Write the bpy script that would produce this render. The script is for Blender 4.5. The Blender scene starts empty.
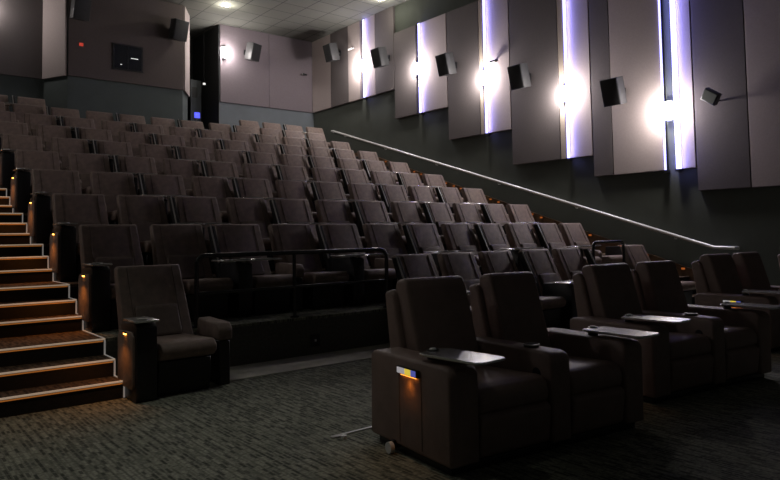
import bpy, bmesh, math, random
from mathutils import Vector, Matrix
random.seed(7)
R = math.radians
scene = bpy.context.scene
COL = scene.collection

# ---------------------------------------------------------------- camera
CAM_H = 1.32
F_PX = 657.954
yaw, pitch, roll = R(38.8436), R(2.9875), R(-0.9811)
fwd = Vector((math.sin(yaw)*math.cos(pitch), math.cos(yaw)*math.cos(pitch), math.sin(pitch)))
r0 = Vector((math.cos(yaw), -math.sin(yaw), 0)); u0 = r0.cross(fwd)
rt = math.cos(roll)*r0 + math.sin(roll)*u0
upv = -math.sin(roll)*r0 + math.cos(roll)*u0
cam_d = bpy.data.cameras.new('camera'); cam = bpy.data.objects.new('camera', cam_d); COL.objects.link(cam)
M = Matrix((rt, upv, -fwd)).transposed().to_4x4(); M.translation = Vector((0, 0, CAM_H))
cam.matrix_world = M
cam_d.sensor_fit = 'HORIZONTAL'; cam_d.sensor_width = 36; cam_d.lens = F_PX/780*36
cam_d.shift_y = -(240-200.578)/780
cam_d.clip_start = .02; cam_d.clip_end = 200
scene.camera = cam
# ---------------------------------------------------------------- world, exposure
W = bpy.data.worlds.new('world'); scene.world = W; W.use_nodes = True
W.node_tree.nodes['Background'].inputs[0].default_value = (.95, 1.0, .92, 1)
W.node_tree.nodes['Background'].inputs[1].default_value = .014
scene.view_settings.view_transform = 'Standard'; scene.view_settings.look = 'None'
scene.view_settings.exposure = 0; scene.view_settings.gamma = 1; scene.view_settings.use_curve_mapping = False
E_SCONCE = 95.0        # one wall sconce, W
E_DOWN = 36.0          # one recessed ceiling lamp, W
def lamp(name, kind, loc, energy, color, size=.1, parent=None, rot=None, **kw):
    d = bpy.data.lights.new(name, kind); d.energy = energy; d.color = color
    if kind in ('POINT', 'SPOT'): d.shadow_soft_size = size
    for k, v in kw.items(): setattr(d, k, v)
    o = bpy.data.objects.new(name, d); COL.objects.link(o); o.location = loc
    if rot: o.rotation_euler = rot
    if parent: o.parent = parent
    return o

# ---------------------------------------------------------------- materials
def mat(name, col, rough=.6, metal=0, emit=None, es=0, var=0, vscale=8, bump=0, bscale=80, spec=.5, cell=None):
    m = bpy.data.materials.new(name); m.use_nodes = True; nt = m.node_tree; b = nt.nodes['Principled BSDF']
    b.inputs['Base Color'].default_value = (*col, 1); b.inputs['Roughness'].default_value = rough
    b.inputs['Metallic'].default_value = metal; b.inputs['Specular IOR Level'].default_value = spec
    if emit: b.inputs['Emission Color'].default_value = (*emit, 1); b.inputs['Emission Strength'].default_value = es
    tc = nt.nodes.new('ShaderNodeTexCoord')
    if var:
        n = nt.nodes.new('ShaderNodeTexNoise'); n.inputs['Scale'].default_value = vscale; n.inputs['Detail'].default_value = 4
        nt.links.new(tc.outputs['Object'], n.inputs['Vector'])
        r = nt.nodes.new('ShaderNodeValToRGB'); e = r.color_ramp.elements
        e[0].position = .3; e[1].position = .7
        e[0].color = (*[c*(1-var) for c in col], 1); e[1].color = (*[min(1, c*(1+var)) for c in col], 1)
        nt.links.new(n.outputs['Fac'], r.inputs[0]); nt.links.new(r.outputs[0], b.inputs['Base Color'])
    if bump:
        n2 = nt.nodes.new('ShaderNodeTexNoise'); n2.inputs['Scale'].default_value = bscale; n2.inputs['Detail'].default_value = 3
        nt.links.new(tc.outputs['Object'], n2.inputs['Vector'])
        bp = nt.nodes.new('ShaderNodeBump'); bp.inputs['Strength'].default_value = bump; bp.inputs['Distance'].default_value = .01
        nt.links.new(n2.outputs['Fac'], bp.inputs['Height']); nt.links.new(bp.outputs[0], b.inputs['Normal'])
    return m
def carpet(name, base, dark, sx, sy):
    """loop pile carpet: short dark dashes scattered over a mottled ground"""
    m = bpy.data.materials.new(name); m.use_nodes = True; nt = m.node_tree; b = nt.nodes['Principled BSDF']
    b.inputs['Roughness'].default_value = .95; b.inputs['Specular IOR Level'].default_value = .15
    L = nt.links.new; N = nt.nodes.new
    g = N('ShaderNodeNewGeometry')
    mp = N('ShaderNodeMapping'); mp.inputs['Rotation'].default_value = (0, 0, R(90)); L(g.outputs['Position'], mp.inputs[0])
    br = N('ShaderNodeTexBrick'); br.offset = .37; br.squash = .7; br.squash_frequency = 3
    br.inputs['Color1'].default_value = (0, 0, 0, 1); br.inputs['Color2'].default_value = (1, 1, 1, 1); br.inputs['Mortar'].default_value = (.5, .5, .5, 1)
    br.inputs['Scale'].default_value = 1; br.inputs['Brick Width'].default_value = sx; br.inputs['Row Height'].default_value = sy
    br.inputs['Mortar Size'].default_value = sy*.22; br.inputs['Bias'].default_value = 0
    L(mp.outputs[0], br.inputs['Vector'])
    r1 = N('ShaderNodeValToRGB'); r1.color_ramp.elements[0].position = .28; r1.color_ramp.elements[1].position = .62; L(br.outputs['Color'], r1.inputs[0])
    n = N('ShaderNodeTexNoise'); n.inputs['Scale'].default_value = 55; n.inputs['Detail'].default_value = 4; L(g.outputs['Position'], n.inputs['Vector'])
    br2 = N('ShaderNodeTexBrick'); br2.offset = .5
    br2.inputs['Color1'].default_value = (.8, .8, .8, 1); br2.inputs['Color2'].default_value = (1, 1, 1, 1); br2.inputs['Mortar'].default_value = (.62, .62, .62, 1)
    br2.inputs['Scale'].default_value = 1; br2.inputs['Brick Width'].default_value = sx*1.6; br2.inputs['Row Height'].default_value = sy*1.9; br2.inputs['Mortar Size'].default_value = sy*.25
    L(mp.outputs[0], br2.inputs['Vector'])
    mx = N('ShaderNodeMix'); mx.data_type = 'RGBA'; mx.inputs['A'].default_value = (*dark, 1); mx.inputs['B'].default_value = (*base, 1); L(r1.outputs[0], mx.inputs['Factor'])
    mu = N('ShaderNodeMix'); mu.data_type = 'RGBA'; mu.blend_type = 'MULTIPLY'; mu.inputs['Factor'].default_value = 1
    L(mx.outputs['Result'], mu.inputs['A']); L(br2.outputs['Color'], mu.inputs['B'])
    r2 = N('ShaderNodeValToRGB'); r2.color_ramp.elements[0].position = .3; r2.color_ramp.elements[0].color = (.6, .6, .6, 1); r2.color_ramp.elements[1].position = .7; r2.color_ramp.elements[1].color = (1.3, 1.3, 1.3, 1)
    L(n.outputs['Fac'], r2.inputs[0])
    m3 = N('ShaderNodeMix'); m3.data_type = 'RGBA'; m3.blend_type = 'MULTIPLY'; m3.inputs['Factor'].default_value = 1
    L(mu.outputs['Result'], m3.inputs['A']); L(r2.outputs[0], m3.inputs['B']); L(m3.outputs['Result'], b.inputs['Base Color'])
    bp = N('ShaderNodeBump'); bp.inputs['Strength'].default_value = .5; bp.inputs['Distance'].default_value = .006
    L(n.outputs['Fac'], bp.inputs['Height']); L(bp.outputs[0], b.inputs['Normal'])
    return m
def ceiling_mat():
    m = bpy.data.materials.new('ceiling_tile'); m.use_nodes = True; nt = m.node_tree; b = nt.nodes['Principled BSDF']
    b.inputs['Roughness'].default_value = .9
    L = nt.links.new; N = nt.nodes.new
    g = N('ShaderNodeNewGeometry')
    br = N('ShaderNodeTexBrick'); br.offset = 0; br.offset_frequency = 1
    br.inputs['Color1'].default_value = (.115, .115, .10, 1); br.inputs['Color2'].default_value = (.13, .13, .115, 1); br.inputs['Mortar'].default_value = (.03, .03, .03, 1)
    br.inputs['Scale'].default_value = 1; br.inputs['Brick Width'].default_value = .80; br.inputs['Row Height'].default_value = .70
    br.inputs['Mortar Size'].default_value = .014; br.inputs['Mortar Smooth'].default_value = .2
    L(g.outputs['Position'], br.inputs['Vector']); L(br.outputs['Color'], b.inputs['Base Color'])
    return m
LEATHER = mat('brown_leatherette', (.225, .163, .136), .60, var=.18, vscale=14, bump=.25, bscale=160)
LEATHER2 = mat('brown_leatherette_recliner', (.25, .172, .148), .52, var=.12, vscale=9, bump=.25, bscale=200)
PAD = mat('dark_brown_leatherette', (.15, .108, .088), .62, var=.15, vscale=16, bump=.25, bscale=160)
SEAM = mat('seam_thread', (.13, .095, .075), .8)
BLACK = mat('black_plastic', (.014, .014, .016), .38)
TRAY = mat('satin_dark_tray', (.85, .85, .83), .22, metal=.9)
TRIMM = mat('grey_edge_trim', (.35, .33, .31), .35)
RAILM = mat('black_painted_metal', (.01, .01, .012), .22, spec=.8)
HAND = mat('silver_handrail', (.85, .84, .82), .35, metal=.25)
CARPET = carpet('carpet_grey_green', (.31, .315, .245), (.095, .10, .078), .10, .03)
CARPETB = carpet('carpet_brown', (.17, .115, .075), (.06, .04, .03), .11, .03)
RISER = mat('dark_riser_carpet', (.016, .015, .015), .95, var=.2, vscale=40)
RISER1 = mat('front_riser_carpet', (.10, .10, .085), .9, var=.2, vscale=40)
VINYL = mat('grey_strip_carpet', (.50, .48, .40), .75, var=.15, vscale=6)
WGREEN = mat('wall_green_grey', (.072, .080, .068), .9, var=.06, vscale=3)
WBASE = mat('wall_blue_grey', (.17, .19, .21), .9, var=.05, vscale=3)
WBOOTH = mat('wall_booth_grey', (.075, .09, .088), .9, var=.05, vscale=3)
FABL = mat('panel_fabric_pale', (.40, .335, .325), .95, var=.04, vscale=30, bump=.15, bscale=300)
FABD = mat('panel_fabric_dark', (.120, .102, .102), .95, var=.05, vscale=30, bump=.15, bscale=300)
FABT = mat('panel_fabric_tan', (.40, .33, .27), .95, var=.04, vscale=30)
FABP = mat('panel_fabric_mauve', (.19, .158, .175), .95, var=.05, vscale=20, bump=.15, bscale=300)
FABB = mat('panel_fabric_booth', (.10, .08, .076), .95, var=.05, vscale=20)
BLK = mat('doorway_shade_black', (.012, .012, .013), .9)  # near-black puts the deep shade of the doorway into the wall colour
CEIL = ceiling_mat()
SPK = mat('speaker_cabinet', (.055, .055, .056), .5)
GRILL = mat('speaker_grille', (.018, .018, .02), .8, bump=.6, bscale=400)
WHITE = mat('white_plastic', (.75, .75, .73), .5)
NOSE = mat('stair_nosing', (.55, .5, .45), .5, emit=(1, .76, .55), es=.22)
NOSE_O = mat('warm_led_strip', (.3, .12, .03), .5, emit=(1, .33, .06), es=.22)
EDGE = mat('stair_edge_tape', (.6, .6, .58), .5, emit=(1, .92, .85), es=.12)
ORANGE = mat('orange_lens', (.5, .15, .02), .3, emit=(1, .36, .05), es=14)
ORANGE_R = mat('orange_chair_lens', (.5, .15, .02), .3, emit=(1, .32, .04), es=3)
ORANGE_S = mat('orange_step_lens', (.5, .15, .02), .3, emit=(1, .25, .05), es=.28)
GLOBE = mat('sconce_diffuser', (.9, .9, .9), .4, emit=(1, .96, .93), es=40)
LEDB = mat('blue_white_led', (.7, .7, .9), .4, emit=(.33, .33, 1.0), es=3.4)
DOWN = mat('downlight_lens', (.9, .9, .85), .4, emit=(1, .95, .82), es=40)
GLASS = mat('dark_booth_glass', (.008, .010, .018), .08, spec=1)
BLUE = mat('blue_led', (.05, .05, .4), .4, emit=(.08, .10, 1), es=1.2)
SMALLW = mat('white_led', (.8, .8, .8), .4, emit=(1, 1, .95), es=.6)
RED = mat('red_sign', (.5, .05, .03), .5, emit=(1, .10, .06), es=.35)
DOORM = mat('grey_door', (.10, .11, .12), .6)
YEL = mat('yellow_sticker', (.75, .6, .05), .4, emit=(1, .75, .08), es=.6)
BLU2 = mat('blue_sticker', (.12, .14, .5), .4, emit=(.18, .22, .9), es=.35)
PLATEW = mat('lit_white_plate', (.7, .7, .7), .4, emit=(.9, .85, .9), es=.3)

# ---------------------------------------------------------------- mesh helpers
def box(bm, x0, x1, y0, y1, z0, z1, bev=0, seg=2):
    vs = [bm.verts.new(p) for p in ((x0,y0,z0),(x1,y0,z0),(x1,y1,z0),(x0,y1,z0),(x0,y0,z1),(x1,y0,z1),(x1,y1,z1),(x0,y1,z1))]
    fs = [bm.faces.new([vs[i] for i in q]) for q in ((3,2,1,0),(4,5,6,7),(0,1,5,4),(1,2,6,5),(2,3,7,6),(3,0,4,7))]
    if bev:
        es = {e for f in fs for e in f.edges}
        bmesh.ops.bevel(bm, geom=list(es), offset=bev, segments=seg, affect='EDGES', profile=.5, clamp_overlap=True)
def prism(bm, prof, x0, x1, bev=0, seg=2, axis='x'):
    """profile of (y,z) points extruded along x (or (x,y) along z with axis='z')"""
    mk = (lambda a, b, t: (t, a, b)) if axis == 'x' else ((lambda a, b, t: (a, b, t)) if axis == 'z' else (lambda a, b, t: (a, t, b)))
    A = [bm.verts.new(mk(a, b, x0)) for a, b in prof]; B = [bm.verts.new(mk(a, b, x1)) for a, b in prof]
    n = len(prof); fs = [bm.faces.new(A[::-1]), bm.faces.new(B)]
    for i in range(n): fs.append(bm.faces.new((A[i], A[(i+1) % n], B[(i+1) % n], B[i])))
    if bev:
        es = {e for f in fs for e in f.edges}
        bmesh.ops.bevel(bm, geom=list(es), offset=bev, segments=seg, affect='EDGES', profile=.5, clamp_overlap=True)
def tube(bm, pts, r, n=10, closed_ends=True):
    pts = [Vector(p) for p in pts]; rings = []
    for i, p in enumerate(pts):
        d = (pts[min(i+1, len(pts)-1)] - pts[max(i-1, 0)]).normalized()
        a = Vector((0, 0, 1)) if abs(d.z) < .95 else Vector((0, 1, 0))
        u = d.cross(a).normalized(); v = d.cross(u)
        rings.append([bm.verts.new(p + r*(math.cos(2*math.pi*k/n)*u + math.sin(2*math.pi*k/n)*v)) for k in range(n)])
    for a, b in zip(rings, rings[1:]):
        for k in range(n): bm.faces.new((a[k], a[(k+1) % n], b[(k+1) % n], b[k]))
    if closed_ends: bm.faces.new(rings[0]); bm.faces.new(rings[-1][::-1])
def cyl(bm, c, r, h, axis='z', n=20, r2=None):
    """solid cylinder / frustum starting at c"""
    r2 = r if r2 is None else r2
    c = Vector(c); ax = {'x': Vector((1,0,0)), 'y': Vector((0,1,0)), 'z': Vector((0,0,1))}[axis]
    u = ax.orthogonal().normalized(); v = ax.cross(u)
    A = [bm.verts.new(c + r*(math.cos(2*math.pi*k/n)*u + math.sin(2*math.pi*k/n)*v)) for k in range(n)]
    B = [bm.verts.new(c + h*ax + r2*(math.cos(2*math.pi*k/n)*u + math.sin(2*math.pi*k/n)*v)) for k in range(n)]
    for k in range(n): bm.faces.new((A[k], A[(k+1) % n], B[(k+1) % n], B[k]))
    bm.faces.new(A[::-1]); bm.faces.new(B)
def obj(name, bm, m, parent=None, smooth=True):
    bmesh.ops.recalc_face_normals(bm, faces=bm.faces)
    me = bpy.data.meshes.new(name); bm.to_mesh(me); bm.free(); me.materials.append(m)
    if smooth:
        me.polygons.foreach_set('use_smooth', [True]*len(me.polygons)); me.set_sharp_from_angle(angle=R(38))
    o = bpy.data.objects.new(name, me); COL.objects.link(o)
    if parent: o.parent = parent
    return o
def B(): return bmesh.new()
def quick(name, m, parent, *a, **k):
    bm = B(); box(bm, *a, **k); return obj(name, bm, m, parent)
def thing(name, label, cat, loc=(0,0,0), rz=0, group=None):
    o = bpy.data.objects.new(name, None); COL.objects.link(o); o.empty_display_size = .1
    o.location = loc; o.rotation_euler = (0, 0, rz)
    return tag(o, label, cat, group)
def tag(o, label, cat, group=None):
    o['label'] = label; o['category'] = cat
    if group: o['group'] = group
    return o
def struct(o, label=None):
    o['kind'] = 'structure'
    if label: o['label'] = label
    return o
def dup(root, loc, label, group=None, skip=()):
    r = root.copy(); COL.objects.link(r); r.location = loc; r['label'] = label
    if group: r['group'] = group
    for ch in list(root.children):
        if ch.name.split('.')[0] in skip: continue
        c = ch.copy(); COL.objects.link(c); c.parent = r
        for g in list(ch.children):
            d = g.copy(); COL.objects.link(d); d.parent = c
    return r
ORD = ['first','second','third','fourth','fifth','sixth','seventh','eighth','ninth','tenth','eleventh','twelfth','thirteenth']

# ---------------------------------------------------------------- dimensions
PITCH, RISE = 1.3138, .4263
ZC = 8.23                 # ceiling
XR, XL = 12.5, -1.6       # side walls
YB = 19.77                # back wall
XS = 1.744                # edge of the left stairs
def PF(k): return 6.33 + PITCH*(k-1)      # front of platform k
def PZ(k): return RISE*k

# ---------------------------------------------------------------- structure
struct(quick('floor', CARPET, None, XL, XR, -3, PF(1)+.3, -.12, 0), 'grey-green patterned carpet floor in front of the rows')
struct(quick('floor_strip', VINYL, None, 2.15, 5.05, 5.72, PF(1)-.002, 0, .006), 'paler smooth floor strip below the first platform')
XA = 11.32                # where the right-hand stairs begin
for k in range(1, 10):
    y1 = PF(k+1) if k < 9 else YB+1.8
    bm = B(); box(bm, XS-.002, XA, PF(k), y1, -.1, PZ(k))
    struct(obj('floor_platform', bm, CARPET if k == 1 else CARPETB, None, smooth=False), 'carpeted seating platform')
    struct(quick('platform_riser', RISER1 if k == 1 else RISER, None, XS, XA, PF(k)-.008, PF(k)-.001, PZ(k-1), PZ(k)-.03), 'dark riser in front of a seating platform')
# stairs (left aisle and right aisle)
def stairs(name, x0, x1, label, edge_x=None):
    bm = B(); noses = []
    prof = []
    j = 0
    for k in range(0, 10):
        for m, dy in ((0, 0.0), (1, .749), (2, 1.014)):
            jj = 3*(k-1) + m + 2
            if jj < 0 or (k == 9 and m > 0): continue
            noses.append((6.31 + PITCH*(k-1) + dy, (jj+1)*RISE/3))
    prof = [(noses[0][0], -.1)]
    for i, (y, z) in enumerate(noses):
        prof += [(y, z)]
        if i+1 < len(noses): prof += [(noses[i+1][0], z)]
    prof += [(YB+1.8, noses[-1][1]), (YB+1.8, -.1)]
    # separate box per tread keeps the ngons clean
    for i, (y, z) in enumerate(noses):
        yn = noses[i+1][0] if i+1 < len(noses) else YB+1.8
        box(bm, x0, x1, y, yn, -.1, z)
    st = struct(obj(name, bm, CARPETB, None, smooth=False), label)
    for i, (y, z) in enumerate(noses):
        zp = noses[i-1][1] if i else 0
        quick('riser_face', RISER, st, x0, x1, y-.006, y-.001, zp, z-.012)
    return st, noses
st, noses = stairs('stairs_left', -.30, XS, 'carpeted aisle stairs at the left with lit nosings')
for i, (y, z) in enumerate(noses):
    quick('nosing_strip', NOSE, st, -.30, XS, y-.010, y+.010, z-.009, z+.004)
    quick('light_strip', NOSE_O, st, -.30, XS-.02, y-.011, y-.007, z-.024, z-.014)
    yn = noses[i+1][0] if i+1 < len(noses) else y+1.2
    quick('edge_tape', EDGE, st, XS-.012, XS+.002, y+.016, yn-.008, z+.001, z+.005)
    zp = noses[i-1][1] if i else 0
    bm = B(); box(bm, XS-.012, XS+.002, y-.013, y-.007, zp+.006, z-.012)
    obj('riser_tape', bm, EDGE, st)
# left landing area beyond the left stairs (dark)
for k in range(1, 10):
    y1 = PF(k+1) if k < 9 else YB+1.8
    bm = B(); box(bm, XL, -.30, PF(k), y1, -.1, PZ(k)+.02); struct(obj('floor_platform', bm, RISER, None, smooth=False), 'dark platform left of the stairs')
st2, noses2 = stairs('stairs_right', XA, XR-.06, 'dark carpeted stairs between the seats and the right wall')
for i, (y, z) in enumerate(noses2):
    quick('nosing_strip', SEAM, st2, XA, XR-.06, y-.012, y+.016, z-.012, z+.003)
# walls
def wall(name, m, *a): return struct(quick(name, m, None, *a))
wall('wall_right', WGREEN, XR, XR+.2, -3, YB+2.3, -.1, ZC+.2)
wall('wall_left', WGREEN, XL-.2, XL, -3, YB+2.3, -.1, ZC+.2)
DX0, DX1 = 7.97, 8.92     # dark doorway
wall('wall_back', WBASE, DX1, XR, YB, YB+.2, 3.6, ZC)
wall('wall_back', WBOOTH, XL, 3.8, YB-.15, YB+.2, 3.6, ZC)
# projection booth: front face plus two splayed corners
BY = 18.8
bm = B(); prism(bm, [(4.21, BY), (7.34, BY), (7.81, 19.6), (3.80, 19.6)], 3.6, ZC, axis='z')
struct(obj('wall_booth', bm, WBOOTH, None, smooth=False), 'projection booth wall with splayed corners')
# doorway vestibule
wall('wall_vestibule', BLK, 7.71, 7.81, 19.601, YB+2.1, 3.6, ZC)
wall('wall_vestibule', BLK, DX1-.01, DX1+.09, YB+.005, YB+2.2, 3.6, ZC)
wall('wall_vestibule', BLK, 7.81, DX1, YB+2.1, YB+2.2, 3.6, ZC)
dr = struct(quick('door_1', DOORM, None, 8.44, 8.80, YB+1.13, YB+1.17, PZ(9), PZ(9)+2.75), 'grey door leaf standing open in the dark doorway')
quick('door_window', SPK, dr, 8.47, 8.66, YB+1.12, YB+1.128, PZ(9)+2.15, PZ(9)+2.5)
# ceiling
wall('ceiling', CEIL, XL, XR, -3, YB+2.3, ZC, ZC+.15)
# stringer along the right wall
bm = B()
y0, y1 = noses2[0][0]-.3, noses2[-1][0]
s = PITCH and RISE/PITCH
prism(bm, [(y0, 0), (y0, .30), (y1, .30 + s*(y1-y0)), (YB, .30 + s*(y1-y0)), (YB, 0)], XR-.06, XR-.001)
struct(obj('trim_1', bm, mat('stringer_carpet', (.16, .095, .055), .9, var=.45, vscale=6), None, smooth=False), 'brown carpeted stringer at the foot of the right wall')

# ---- back wall cladding panels
def panel(name, m, pts_or_box, label, cat='wall panel', group='fabric wall panels', bev=.006, normal='x'):
    bm = B(); box(bm, *pts_or_box, bev=bev, seg=1); return tag(obj(name, bm, m), label, cat, group)
ZB = 5.69
panel('wall_panel', FABP, (DX1+.02, 10.70, YB-.06, YB-.001, ZB, ZC-.002), 'mauve fabric panel on the back wall next to the dark doorway, behind the speaker')
panel('wall_panel', FABP, (10.706, XR-.09, YB-.06, YB-.001, ZB, ZC-.002), 'mauve fabric panel on the back wall in the far right corner')
panel('wall_panel', FABD, (XL+.01, 3.74, YB-.21, YB-.151, ZB, ZC-.002), 'dark grey fabric panel on the back wall left of the booth')
def vpanel(p0, p1, z0, z1, th, m, label):
    """vertical slab between two plan points, thickness toward the room"""
    a, b = Vector(p0), Vector(p1); d = (b-a).normalized(); n = Vector((d.y, -d.x))
    bm = B(); q = [a, b, b+n*th, a+n*th]
    prism(bm, [(v.x, v.y) for v in q], z0, z1, axis='z')
    return tag(obj('wall_panel', bm, m, None, smooth=False), label, 'wall panel', 'fabric wall panels')
vpanel((4.215, BY-.001), (7.335, BY-.001), ZB, ZC-.002, .06, FABB, 'wide brown-grey fabric panel on the booth front around the projection window')
vpanel((3.80, 19.585), (4.19, BY-.003), ZB, ZC-.002, .06, FABL, 'paler fabric panel on the left splayed corner of the booth')
vpanel((7.365, BY), (7.81, 19.56), ZB, ZC-.002, .05, FABL, 'narrow bright fabric panel on the right splayed corner of the booth')
# projection window
w = struct(quick('window_1', BLACK, None, 5.33, 6.16, BY-.09, BY-.061, 6.02, 6.76), 'small dark projection window in the booth front')
quick('window_pane', GLASS, w, 5.38, 6.11, BY-.095, BY-.091, 6.07, 6.71)
quick('window_divider', BLACK, w, 5.735, 5.755, BY-.10, BY-.095, 6.07, 6.71)
quick('equipment_light', SMALLW, w, 5.82, 6.02, BY-.10, BY-.096, 6.38, 6.40)
quick('equipment_light', SMALLW, w, 5.53, 5.58, BY-.10, BY-.096, 6.17, 6.19)
tag(quick('wall_sign', RED, None, 4.475, 4.575, BY-.09, BY-.061, 6.53, 6.61), 'tiny red lit fire alarm sign on the booth front', 'sign')
t = thing('exit_indicator', 'tiny white light hanging in the dark doorway', 'light', (8.69, YB+.63, 6.37))
quick('lens', SMALLW, t, -.04, .04, -.02, .02, -.03, .03); quick('arm', BLK, t, -.005, .005, .005, .015, .03, ZC-6.37)
t = tag(quick('aisle_light', BLUE, None, 8.36, 8.54, YB+.62, YB+.65, 5.22, 5.40), 'blue light low inside the dark doorway', 'light')
quick('post', BLACK, t, 8.42, 8.48, YB+.65, YB+.69, PZ(9), 5.38)

# ---- right wall cladding: groups of panels stepping down toward the screen
PX = XR-.09
def wp(y0, y1, z0, z1, m, label, th=.09):
    return panel('wall_panel', m, (XR-th, XR-.001, y0+.003, y1-.003, z0, z1), label)
def led(y, z0, z1, where, w_=.06, off=.02):
    t = thing('light_strip', 'blue-white vertical light strip in the right wall ' + where, 'light strip', (XR-.1, y, z0), 0, 'blue-white wall light strips')
    quick('diffuser', LEDB, t, -.02, .006, -w_/2-off, w_/2-off, 0, z1-z0)
    quick('housing', BLACK, t, .012, .095, -.014, .014, 0, z1-z0)
    quick('end_cap', BLACK, t, -.03, .09, -.045, .045, -.05, -.002)
    d = Vector((.55, -1, 0)).normalized(); zz = -d; yy = Vector((0, 0, 1)); xx = yy.cross(zz)
    a = lamp('strip_lamp', 'AREA', (0, 0, 0), 4.6*(z1-z0), (.30, .30, 1), parent=t)
    a.data.shape = 'RECTANGLE'; a.data.size = .03; a.data.size_y = z1-z0
    mm = Matrix((xx, yy, zz)).transposed().to_4x4(); mm.translation = Vector((-.065, -.075, (z1-z0)/2)); a.matrix_local = mm
    return t
Z1, Z2, Z3, Z4, Z5, Z6 = 5.69, 4.79, 3.87, 2.98, 2.51, 2.062
T2 = 7.38; TC = ZC-.002
wp(18.53, YB-.065, Z1, TC, FABL, 'pale fabric panel of the right wall at the back corner')
wp(17.49, 18.53, Z1, TC, FABD, 'dark fabric panel of the right wall behind the farthest speaker')
wp(16.82, 17.49, Z1, TC, FABL, 'pale fabric panel of the right wall left of the farthest sconce')
wp(16.03, 16.60, Z1, TC, FABL, 'pale fabric panel of the right wall right of the farthest sconce')
wp(15.12, 16.03, Z1, TC, FABD, 'dark fabric panel of the right wall behind the second speaker')
led(16.62, Z1, TC-.02, 'farthest from the screen')
wp(14.10, 15.10, Z2, T2, FABD, 'dark fabric panel of the right wall left of the second sconce')
wp(12.84, 13.93, Z2, T2, FABL, 'pale fabric panel of the right wall right of the second sconce')
led(13.96, Z2, T2, 'above the upper end of the handrail')
wp(11.64, 12.82, Z3, T2, FABD, 'dark fabric panel of the right wall behind the third speaker')
wp(11.50, 11.63, Z3, T2, FABT, 'narrow tan fabric panel of the right wall beside the third sconce')
wp(10.62, 11.40, Z3, T2, FABL, 'pale fabric panel of the right wall with a small camera, right of the third sconce')
led(11.43, Z3, T2, 'with a small black camera beside it')
wp(9.18, 10.60, Z4, T2, FABD, 'dark fabric panel of the right wall behind the fourth speaker')
wp(9.02, 9.17, Z4, T2, FABT, 'narrow tan fabric panel of the right wall beside the fourth sconce')
wp(8.34, 8.95, Z4, T2, FABL, 'pale fabric panel of the right wall right of the fourth sconce')
led(8.97, Z4, T2, 'beside the fourth sconce')
wp(7.85, 8.32, Z5, T2, FABD, 'narrow dark fabric panel of the right wall behind the nearest speaker')
wp(6.71, 7.84, Z5, T2, FABL, 'pale fabric panel of the right wall left of the nearest sconce')
wp(6.08, 6.40, Z5, T2, FABL, 'narrow pale fabric panel of the right wall right of the nearest sconce')
led(6.435, Z5, T2, 'nearest the screen, right edge', .10, .03)
led(6.68, Z5, T2, 'nearest the screen, left edge', .03, 0)
wp(5.10, 6.06, Z6, T2, FABD, 'dark fabric panel of the right wall behind the square spotlight')
wp(2.8, 5.09, Z6, T2, FABL, 'pale fabric panel of the right wall at the right edge of the view')
wp(1.2, 2.79, Z6, T2, FABD, 'dark fabric panel of the right wall out past the front recliners')

# ---- wall sconces
def sconce(loc, nrm, label, e=E_SCONCE):
    """nrm: rotation so that local -y points into the room"""
    t = thing('wall_sconce', label, 'wall light', loc, nrm, 'bright wall sconces')
    bm = B(); n = 14
    prof = []
    for i in range(n+1):
        a = math.pi*i/n; prof.append((.075*math.cos(a), -.075*math.sin(a)-.02))
    prism(bm, prof, -.17, .17, axis='z'); obj('diffuser', bm, GLOBE, t)
    quick('back_plate', WHITE, t, -.05, .05, -.02, .0, -.2, .2, bev=.004)
    bm = B(); prism(bm, [(.08*math.cos(math.pi*i/n), -.08*math.sin(math.pi*i/n)-.018) for i in range(n+1)], -.185, -.171, axis='z'); obj('bottom_cap', bm, WHITE, t)
    bm = B(); prism(bm, [(.08*math.cos(math.pi*i/n), -.08*math.sin(math.pi*i/n)-.018) for i in range(n+1)], .171, .185, axis='z'); obj('top_cap', bm, WHITE, t)
    lamp('sconce_lamp', 'POINT', (0, -.24, 0), e, (1, .93, .89), .09, t)
    return t
RW = R(-90)   # room side of the right wall is -x: local -y -> -x
for (y, z, lab) in ((16.72, 6.74, 'glowing sconce on the right wall farthest from the screen'),
                    (14.04, 6.07, 'glowing sconce on the right wall, second from the back corner'),
                    (11.46, 5.28, 'glowing sconce on the right wall beside the small black camera'),
                    (8.99, 4.44, 'glowing sconce on the right wall above the middle of the handrail'),
                    (6.56, 3.67, 'glowing sconce on the right wall nearest the screen')):
    sconce((XR-.09, y, z), RW, lab)
sconce((9.06, YB-.06, 7.30), 0, 'glowing sconce on the back wall beside the dark doorway', E_SCONCE*.7)
sconce((2.35, YB-.21, 7.40), 0, 'glowing sconce on the back wall at the left edge of the view', E_SCONCE*.4)
for (y, z, w_) in ((11.46, 5.28, 'third from the back'), (8.99, 4.44, 'fourth from the back')):
    sconce((XL, y, z), R(90), 'glowing sconce on the left wall outside the view, '+w_, E_SCONCE*.3)

# ---- ceiling lamps
def downlight(x, y, e, label):
    t = thing('ceiling_light', label, 'ceiling light', (x, y, ZC), 0, 'round recessed ceiling lights')
    bm = B(); cyl(bm, (0,0,-.012), .105, .012, n=24); obj('trim_ring', bm, WHITE, t)
    bm = B(); cyl(bm, (0,0,-.018), .10, .005, n=24); obj('lens', bm, DOWN, t)
    lamp('ceiling_lamp', 'POINT', (0, 0, -.22), e, (1, .95, .80), .07, t)
downlight(8.34, 17.97, E_DOWN, 'bright round ceiling light near the dark doorway')
downlight(11.75, 14.85, E_DOWN*.6, 'round ceiling light near the right wall at the top of the view')

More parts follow.
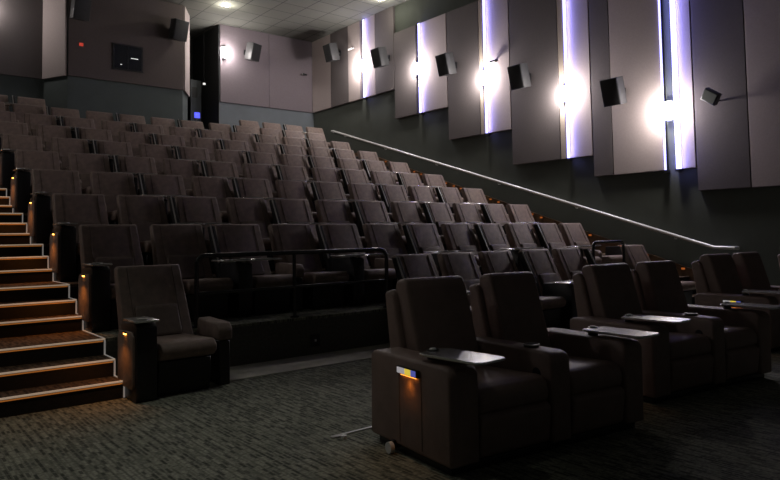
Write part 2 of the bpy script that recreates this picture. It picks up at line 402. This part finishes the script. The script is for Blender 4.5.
def fill_spot(x, y, e, label):  # unseen lamp added to brighten the carpet and the nearest recliner's side
    t = thing('added_floor_spot', label, 'ceiling light', (x, y, ZC), 0)
    bm = B(); cyl(bm, (0,0,-.14), .09, .14, n=24); obj('can', bm, BLACK, t)
    bm = B(); cyl(bm, (0,0,-.15), .07, .008, n=24); obj('lens', bm, DOWN, t)
    lamp('spot_lamp', 'SPOT', (0, 0, -.17), e, (.96, 1, .88), .06, t, spot_size=R(46), spot_blend=.9)
fill_spot(.7, 4.3, 190, 'added black can spotlight above the open floor, unseen, brightening the carpet')

# ---- speakers
def speaker(label, loc, rz, tilt=R(14), w=.40, h=.56, d=.34):
    t = thing('wall_speaker', label, 'speaker', loc, rz, 'black wall speakers')
    T = Matrix.Rotation(tilt, 4, 'X')
    def tr(bm, T=T): bmesh.ops.transform(bm, matrix=T, verts=bm.verts)
    bm = B(); prism(bm, [(-w/2, -d/2), (w/2, -d/2), (w*.36, d/2), (-w*.36, d/2)], -h/2, h/2, bev=.012, seg=2, axis='z'); tr(bm); obj('cabinet', bm, SPK, t)
    bm = B(); box(bm, -w/2+.012, w/2-.012, -d/2-.016, -d/2+.002, -h/2+.012, h/2-.012, bev=.006); tr(bm); obj('grille', bm, GRILL, t)
    bm = B(); tube(bm, [(0, d/2-.02, 0), (0, d/2+.10, .02), (0, d/2+.14, .02)], .022); obj('bracket', bm, BLACK, t)
    bm = B(); box(bm, -.06, .06, d/2+.14, d/2+.155, -.07, .11, bev=.003); obj('wall_plate', bm, BLACK, t)
    return t
SX = XR-.09-.325
SR = R(-90)+R(-0)
speaker('black speaker on the right wall nearest the back corner', (SX, 17.95, 7.40), SR)
speaker('black speaker on the right wall between the first and second sconces from the back', (SX, 15.35, 6.66), SR)
speaker('black speaker on the right wall between the second and third sconces from the back', (SX, 12.50, 5.83), SR)
speaker('black speaker on the right wall left of the fourth sconce', (SX, 10.02, 5.01), SR)
speaker('black speaker on the right wall nearest the screen, left of the last sconce', (SX, 7.55, 4.20), SR)
speaker('black speaker on the back wall right of the bright sconce', (9.92, YB-.06-.325, 7.40), R(20))
speaker('black speaker high on the left end of the booth front', (4.40, BY-.06-.325, 7.43), R(12), w=.44, h=.56)
speaker('black speaker on the right end of the booth front', (7.05, BY-.06-.325, 7.35), R(15), w=.46, h=.58)
# square spotlight near the right edge
t = thing('spotlight', 'small square tilted spotlight on the dark panel of the right wall', 'spotlight', (XR-.09, 5.58, 3.75), RW)
T = Matrix.Translation((-.05, -.22, .02)) @ Matrix.Rotation(R(35), 4, 'Y') @ Matrix.Rotation(R(15), 4, 'X')
bm = B(); box(bm, -.15, .15, -.07, .05, -.115, .115, bev=.012); bmesh.ops.transform(bm, matrix=T, verts=bm.verts); obj('housing', bm, SPK, t)
bm = B(); box(bm, -.125, .125, -.078, -.071, -.09, .09); bmesh.ops.transform(bm, matrix=T, verts=bm.verts); obj('lens', bm, mat('spot_glass', (.13, .14, .13), .3), t)
bm = B(); tube(bm, [(0, -.001, -.04), (-.01, -.12, -.05), (-.04, -.19, 0)], .014); obj('bracket', bm, BLACK, t)
# small cameras
def minicam(label, loc, rz, m=BLACK):
    t = thing('security_camera', label, 'camera', loc, rz, 'small wall cameras')
    bm = B(); cyl(bm, (0,-.02,0), .035, .02, 'y'); obj('base', bm, m, t)
    bm = B(); tube(bm, [(0,-.02,0),(0,-.09,-.02)], .012); obj('arm', bm, m, t)
    bm = B(); cyl(bm, (-.10,-.11,-.03), .032, .17, 'x', r2=.03); obj('body', bm, m, t)
    bm = B(); cyl(bm, (-.112,-.11,-.03), .024, .012, 'x'); obj('lens', bm, WHITE if m is BLACK else BLACK, t)
minicam('small white camera on the right wall beside the farthest speaker', (XR-.09, 17.2, 7.42), RW, WHITE)
minicam('small black camera beside the third sconce of the right wall', (XR-.09, 11.05, 5.66), RW)
minicam('small black camera on the back wall near the far right corner', (12.05, YB-.06, 7.02), 0)

# ---- handrail on the right wall
bm = B()
hx = XR-.10
P0, P1, P2 = (hx, 18.40, 4.86), (hx, 5.80, .985), (hx, 5.42, .975)
tube(bm, [(XR-.02, 18.47, 4.84), (hx, 18.49, 4.87), P0, (hx, 12.1, 2.925), P1, P2, (XR-.02, 5.40, .972)], .033, 12)
hr = tag(obj('handrail', bm, HAND), 'long silver handrail sloping down the right wall', 'handrail')
for f in (.06, .24, .42, .60, .78, .95):
    p = Vector(P1).lerp(Vector(P0), f)
    bm = B(); tube(bm, [p+Vector((0,0,-.02)), p+Vector((.02,0,-.07)), p+Vector((.098,0,-.07))], .008, 6); obj('bracket', bm, HAND, hr)
# step lights along the stringer
for i, (y, z) in enumerate(noses2):
    zz = .30 + s*(y+.12-y0)-.045
    o = quick('step_light', ORANGE_S, None, XR-.068, XR-.061, y+.08, y+.15, zz-.02, zz+.015)
    tag(o, 'small orange step light on the stringer of the right-hand stairs', 'step light', 'orange step lights beside the right stairs')

# ---------------------------------------------------------------- raked cinema seats
# local origin: centre of seat, on its platform, y=0 where platform k starts (PF(k))
def taper(bm):
    for v in bm.verts: v.co.x *= 1 + .06*max(0, min(1, (1.05-v.co.z)/.6))
def seat_proto(label, loc):
    t = thing('cinema_seat', label, 'seat', loc, 0, 'brown cinema seats in the raked rows')
    # backrest: slab leaning backward
    bm = B(); prism(bm, [(1.11,.36), (1.44,1.045), (1.47,1.07), (1.555,1.045), (1.27,.30), (1.15,.30)], -.305, .305, bev=.022, seg=3); taper(bm)
    br = obj('backrest', bm, LEATHER, t)
    bm = B(); prism(bm, [(1.098,.43), (1.115,.46), (1.222,.68), (1.25,.71), (1.28,.68), (1.18,.40)], -.20, .20, bev=.02, seg=2); obj('lumbar_pad', bm, PAD, br)
    for sx in (-.215, .215):
        bm = B(); tube(bm, [(sx, 1.142, .44), (sx, 1.285, .735), (sx, 1.436, 1.045)], .004, 5); obj('seam', bm, SEAM, br)
    bm = B(); prism(bm, [(.45,.34), (.44,.40), (.50,.45), (1.16,.42), (1.16,.29), (.50,.30)], -.255, .255, bev=.028, seg=3); obj('seat_cushion', bm, LEATHER, t)
    bm = B(); prism(bm, [(.56,.0), (.53,.29), (1.06,.28), (1.02,.0)], -.23, .23, bev=.006, seg=1); obj('base', bm, BLACK, t)
    return t
def arm_proto():
    bm = B(); prism(bm, [(.58,.40), (.57,.50), (.62,.555), (1.06,.57), (1.10,.40)], -.067, .067, bev=.02, seg=3)
    a = obj('armrest', bm, LEATHER)
    bm = B(); box(bm, -.05, .05, .60, 1.02, 0, .395, bev=.006, seg=1); b_ = obj('armrest_support', bm, BLACK, a)
    return a
def console_proto(label, loc):
    t = thing('seat_console', label, 'console', loc, 0, 'black consoles between seat pairs')
    bm = B(); prism(bm, [(.50,0), (.44,.08), (.44,.60), (.52,.625), (.93,.60), (.97,0)], -.085, .085, bev=.012, seg=2); obj('body', bm, BLACK, t)
    bm = B(); box(bm, -.36, -.006, .26, .56, .635, .652, bev=.008, seg=2); tr = obj('tray_table', bm, TRAY, t)
    bm = B(); box(bm, .006, .36, .26, .56, .635, .652, bev=.008, seg=2); tr2 = obj('tray_table', bm, TRAY, t)
    bm = B(); cyl(bm, (0, .50, .60), .03, .06); obj('pivot', bm, TRIMM, tr)
    bm = B(); tube(bm, [(-.34,.27,.656),(-.03,.27,.656)], .005, 6); obj('tray_lip', bm, TRIMM, tr)
    bm = B(); tube(bm, [(.03,.27,.656),(.34,.27,.656)], .005, 6); obj('tray_lip', bm, TRIMM, tr2)
    bm = B(); prism(bm, [(1.08,.58), (1.33,1.04), (1.42,1.03), (1.16,.40), (1.04,.40)], -.03, .03, bev=.006, seg=1); dv = obj('divider', bm, RISER, t)
    bm = B(); prism(bm, [(1.085,.60), (1.325,1.055), (1.337,1.045), (1.097,.59)], -.034, -.018, bev=0); obj('divider_edge', bm, TRIMM, dv)
    return t
def end_proto(label, loc):
    t = thing('aisle_console', label, 'console', loc, 0, 'aisle consoles beside the left stairs')
    bm = B(); prism(bm, [(.46,.0), (.44,.08), (.44,.60), (.50,.635), (.86,.61), (.92,0)], -.075, .095, bev=.014, seg=2); obj('body', bm, BLACK, t)
    bm = B(); prism(bm, [(.50,.10), (.47,.14), (.47,.53), (.51,.565), (.83,.555), (.87,.50), (.87,.14), (.83,.10)], -.098, -.070, bev=.01, seg=2); sp = obj('side_panel', bm, LEATHER, t)
    bm = B(); box(bm, -.112, -.098, .62, .68, .545, .560, bev=.004); h = obj('light_hood', bm, BLACK, sp)
    bm = B(); box(bm, -.110, -.099, .63, .67, .535, .5445); obj('lens', bm, ORANGE, sp)
    bm = B(); box(bm, -.10, .10, .40, .72, .645, .662, bev=.008); tr = obj('tray_table', bm, TRAY, t)
    bm = B(); cyl(bm, (.0, .62, .60), .03, .06); obj('pivot', bm, TRIMM, tr)
    bm = B(); cyl(bm, (-.02, .47, .6625), .045, .012); obj('cup_rim', bm, TRIMM, tr)
    return t
CX = [2.19 + .783*i + (.02 if i == 7 else 0) for i in range(13)]
ROW_TXT = ['the floor-level row', 'the first raised row'] + ['the %s raised row' % ORD[k-1] for k in range(2, 9)] + ['the last row']
layout = {}
for k in range(1, 9): layout[k] = [(CX[i], i) for i in range(12)]
layout[0] = [(CX[0], 0), (5.60, 1), (6.38, 2), (7.17, 3), (8.06, 4), (8.85, 5), (10.80, 6)]
layout[9] = [(2.45, 0), (3.27, 1), (CX[9], 2), (CX[10], 3), (CX[11], 4), (11.60, 5)]
seat0 = end0 = con0 = None; arm0 = arm_proto(); arm_used = False
def add_arm(seat, off):
    a = arm0.copy(); COL.objects.link(a); a.parent = seat; a.location = (off, 0, 0)
    b_ = arm0.children[0].copy(); COL.objects.link(b_); b_.parent = a
for k in range(0, 10):
    Y = PF(k); z = PZ(k) if k else 0
    n = len(layout[k])
    for q, (x, i) in enumerate(layout[k]):
        z_ = z
        lab = 'brown cinema seat in %s, %s from the left stairs' % (ROW_TXT[k], ORD[q])
        if k == 0 and q == 0: lab = 'lone brown cinema seat on the floor beside the left stairs'
        if k == 0 and q == 6: lab = 'brown cinema seat in the floor-level row near the right wall, mostly hidden'
        if seat0 is None: seat0 = seat_proto(lab, (x, Y, z_)); sobj = seat0; base0 = [c for c in seat0.children]
        else:
            sobj = seat0.copy(); COL.objects.link(sobj); sobj.location = (x, Y, z_); sobj['label'] = lab
            for ch in base0:
                c = ch.copy(); COL.objects.link(c); c.parent = sobj
                if k >= 8: continue
                for g in ch.children:
                    d = g.copy(); COL.objects.link(d); d.parent = c
        # left member of a pair carries the shared armrest
        if 1 <= k <= 8 and i % 2 == 0: add_arm(sobj, .3915)
        if k == 0 and q in (0, 1, 2, 4): add_arm(sobj, .3915)
        if k == 9 and q in (2, 4): add_arm(sobj, .3915)
    # consoles
    if 1 <= k <= 8: cons = [(CX[i]+CX[i+1])/2 for i in (1, 3, 5, 7, 9)]
    elif k == 0: cons = [5.22, 7.615, 9.24]
    else: cons = [2.86, CX[10]+.3915]
    for q, x in enumerate(cons):
        lab = 'black console with tray in %s, %s from the left stairs' % (ROW_TXT[k], ORD[q])
        if con0 is None: con0 = console_proto(lab, (x, Y, z))
        else: dup(con0, (x, Y, z), lab)
    if k <= 8:
        lab = 'aisle console with orange light at the stairs end of %s' % ROW_TXT[k]
        if end0 is None: end0 = end_proto(lab, (1.825, Y, z)); e_ = end0
        else: e_ = dup(end0, (1.825, Y, z), lab)
        lamp('aisle_lamp', 'SPOT', (-.19, .65, .55), 3.0, (1, .34, .06), .012, e_, rot=(0, R(24), 0), spot_size=R(140), spot_blend=.8)
# remove the loose armrest prototype
for ch in list(arm0.children): bpy.data.objects.remove(ch)
bpy.data.objects.remove(arm0)
# consoles at the right end of each row
def rend(label, loc):
    t = thing('end_console', label, 'console', loc, 0, 'consoles at the right end of the rows')
    bm = B(); prism(bm, [(.50,0), (.46,.58), (.52,.61), (.93,.60), (.97,0)], -.06, .06, bev=.012, seg=2); obj('body', bm, BLACK, t)
    bm = B(); box(bm, -.12, .12, .34, .62, .62, .637, bev=.008, seg=2); tr = obj('tray_table', bm, TRAY, t)
    bm = B(); cyl(bm, (0, .56, .60), .028, .05); obj('cup_rim', bm, TRIMM, tr)
    return t
re0 = None
for k in range(1, 9):
    lab = 'small black console with tray at the right end of %s' % ROW_TXT[k]
    loc = (CX[11]+.375, PF(k), PZ(k))
    if re0 is None: re0 = rend(lab, loc)
    else: dup(re0, loc, lab)

# ---------------------------------------------------------------- guard rails in front of the first platform
def guard(x0, x1, posts, label):
    yy = PF(1)+.07; zb = PZ(1); zt = 1.142; zm = .762
    t = thing('guard_rail', label, 'railing', (x0, yy, zb), 0, 'black tubular guard rails')
    r = .10; pts = []
    H = zt-zb
    pts.append((0, 0, 0)); pts.append((0, 0, H-r))
    for i in range(1, 7):
        a = math.pi/2*i/6; pts.append((r-r*math.cos(a), 0, H-r+r*math.sin(a)))
    L_ = x1-x0
    for i in range(0, 7):
        a = math.pi/2*(1-i/6); pts.append((L_-r+r*math.cos(a), 0, H-r+r*math.sin(a)))
    pts.append((L_, 0, 0))
    bm = B(); tube(bm, pts, .024, 12); obj('top_rail', bm, RAILM, t)
    bm = B(); tube(bm, [(.015, 0, zm-zb), (L_-.015, 0, zm-zb)], .018, 10); obj('lower_rail', bm, RAILM, t)
    for p in posts:
        bm = B(); tube(bm, [(p-x0, 0, 0), (p-x0, 0, H)], .020, 10); obj('post', bm, RAILM, t)
    for p in [x0]+list(posts)+[x1]:
        bm = B(); cyl(bm, (p-x0, 0, 0), .05, .012); obj('foot_flange', bm, RAILM, t)
guard(2.64, 5.08, [3.77], 'black tubular guard rail in front of the raised rows at the left')
guard(9.45, 10.35, [], 'black tubular guard rail at the right behind the recliners')
# small outlet on the riser under the rail
t = thing('riser_outlet', 'small black outlet plate on the riser below the guard rail', 'outlet', (3.98, PF(1)-.008, .16))
quick('plate', BLACK, t, -.06, .06, -.012, 0, -.07, .07, bev=.003); quick('socket', WHITE, t, -.012, .012, -.018, -.012, -.012, .012)

# ---------------------------------------------------------------- front recliners
def slab(bm, x0, x1, prof, bev, seg=3): prism(bm, prof, x0, x1, bev=bev, seg=seg)
def arm(t, x0, x1, name='armrest', h=.59, m=LEATHER2):
    bm = B(); slab(bm, x0, x1, [(.0,.05), (-.004,h-.045), (.02,h-.012), (.06,h), (.80,h-.005), (.84,h-.03), (.85,.05)], .022, 3)
    return obj(name, bm, m, t)
def tray(t, x, y, rz, z=.622, L_=.46, w_=.25):
    """tray plate pivoting at (x,y); extends forward (-y) by L_ then turned by rz"""
    T = Matrix.Translation((x, y, 0)) @ Matrix.Rotation(rz, 4, 'Z')
    bm = B()
    pts = []
    for cx, cy, a0 in ((w_/2-.05, -L_+.05, -90), (w_/2-.05, -.03, 0), (-w_/2+.05, -.03, 90), (-w_/2+.05, -L_+.05, 180)):
        for i in range(5):
            a = R(a0 + 22.5*i); pts.append((cx+.05*math.cos(a), cy+.05*math.sin(a)))
    prism(bm, pts, z, z+.016, bev=.004, seg=1, axis='z'); bmesh.ops.transform(bm, matrix=T, verts=bm.verts)
    p = obj('tray_table', bm, TRAY, t)
    bm = B(); cyl(bm, (0, .0, .575), .035, z-.574+.02); bmesh.ops.transform(bm, matrix=T, verts=bm.verts); obj('pivot', bm, BLACK, p)
    bm = B(); cyl(bm, (0, .0, z+.0165), .024, .012, r2=.018); bmesh.ops.transform(bm, matrix=T, verts=bm.verts); obj('hinge_cap', bm, WHITE, p)
def recliner(label, loc, rz, side):
    """side 'L': outer arm on the left plus shared middle arm with cup holder; 'R': seat plus right arm.
       local x across, y from front (0) to back"""
    t = thing('recliner', label, 'recliner', loc, rz, 'brown recliners in the front row')
    if side == 'L': s0, s1 = .215, .765
    else: s0, s1 = 0.01, .50
    w_ = s1-s0
    # base
    quick('base', BLACK, t, (s0-.18 if side == 'L' else s0), (s1+.12 if side == 'L' else s1+.15), .05, .80, 0.0, .05, bev=.004)
    bm = B(); slab(bm, s0+.004, s1-.004, [(.02,.30), (0,.36), (.02,.43), (.07,.46), (.62,.43), (.62,.28)], .03); obj('seat_cushion', bm, LEATHER2, t)
    bm = B(); slab(bm, s0+.004, s1-.004, [(.04,.055), (.015,.08), (-.01,.28), (.03,.31), (.12,.30), (.12,.055)], .02); obj('footrest', bm, LEATHER2, t)
    # back shell and cushion
    bm = B(); slab(bm, s0-.012, s1+.012, [(.70,.30), (.865,.915), (.90,.955), (.99,.93), (.90,.30)], .025); sh = obj('backrest', bm, LEATHER2, t)
    bm = B(); slab(bm, s0+.022, s1-.026, [(.60,.40), (.60,.46), (.755,.985), (.79,1.03), (.89,1.015), (.91,.96), (.76,.40)], .032, 4); c_ = obj('back_cushion', bm, LEATHER2, sh)
    if side == 'L':
        a = arm(t, 0, .205)
        # seams on the outer side
        for yy in (.27, .50):
            quick('seam', SEAM, a, -.0025, .002, yy-.003, yy+.003, .08, .53)
        # seat number light: hood with stickers, glowing lens below
        bm = B(); box(bm, -.020, .001, .28, .50, .490, .535, bev=.004); h = obj('light_housing', bm, BLACK, a)
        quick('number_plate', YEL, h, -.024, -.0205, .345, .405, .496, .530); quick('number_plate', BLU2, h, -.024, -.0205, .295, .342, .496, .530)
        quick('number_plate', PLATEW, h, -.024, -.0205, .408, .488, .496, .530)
        quick('orange_lens', ORANGE_R, h, -.016, -.002, .30, .46, .486, .4895)
        lamp('side_lamp', 'SPOT', (-.025, .38, .478), .35, (1, .33, .05), .012, t, rot=(0, R(8), 0), spot_size=R(130), spot_blend=.9)
        # middle arm with cup holder
        m = arm(t, .775, .935, 'middle_armrest')
        bm = B(); cyl(bm, (.855, .25, .575), .048, .026, n=24); c = obj('cup_holder', bm, BLACK, m)
        bm = B(); tube(bm, [(.855+.05*math.cos(2*math.pi*i/24), .25+.05*math.sin(2*math.pi*i/24), .602) for i in range(25)], .005, 6, False); obj('cup_rim', bm, TRIMM, m)
        bm = B(); cyl(bm, (.7735, .13, .45), .035, .004, 'x', n=20); obj('control_button', bm, BLACK, m)
        # caster
        if loc[0] > 3: tray(t, .11, .30, R(10)); return t
        bm = B(); cyl(bm, (-.05, .56, .035), .034, .028, 'x'); cs = obj('caster', bm, WHITE, t)
        quick('caster_fork', BLACK, cs, -.022, .03, .545, .575, .03, .075)
        tray(t, .11, .30, R(10))
    else:
        a = arm(t, .51, .69)
        tray(t, .60, .34, R(4))
    return t
def pair(ox, oy, deg, where):
    rz = -R(deg); ex = Vector((math.cos(rz), math.sin(rz)))
    recliner('brown recliner with cup holder, left seat of %s' % where, (ox, oy, 0), rz, 'L')
    p = Vector((ox, oy)) + ex*.94
    recliner('brown recliner with right-arm tray, right seat of %s' % where, (p.x, p.y, 0), rz, 'R')
pair(2.497, 2.615, 6.5, 'the nearest pair')
pair(4.69, 2.68, 7, 'the middle pair')
pair(7.50, 2.95, 4, 'the third pair')
t3 = pair(10.2, 3.02, 4, 'the rightmost pair')
# floor anchor plate beside the nearest recliner
t = thing('floor_plate', 'thin white metal strip lying on the carpet beside the nearest recliner', 'floor plate', (2.455, 3.675, 0), 0)
quick('strip', WHITE, t, 0, .33, -.012, .012, 0, .008, bev=.002); quick('end_plate', TRIMM, t, -.03, .06, -.03, .0125, 0.0005, .0085, bev=.002)
bm = B(); cyl(bm, (.03, -.07, 0), .018, .02); obj('bolt', bm, WHITE, t)
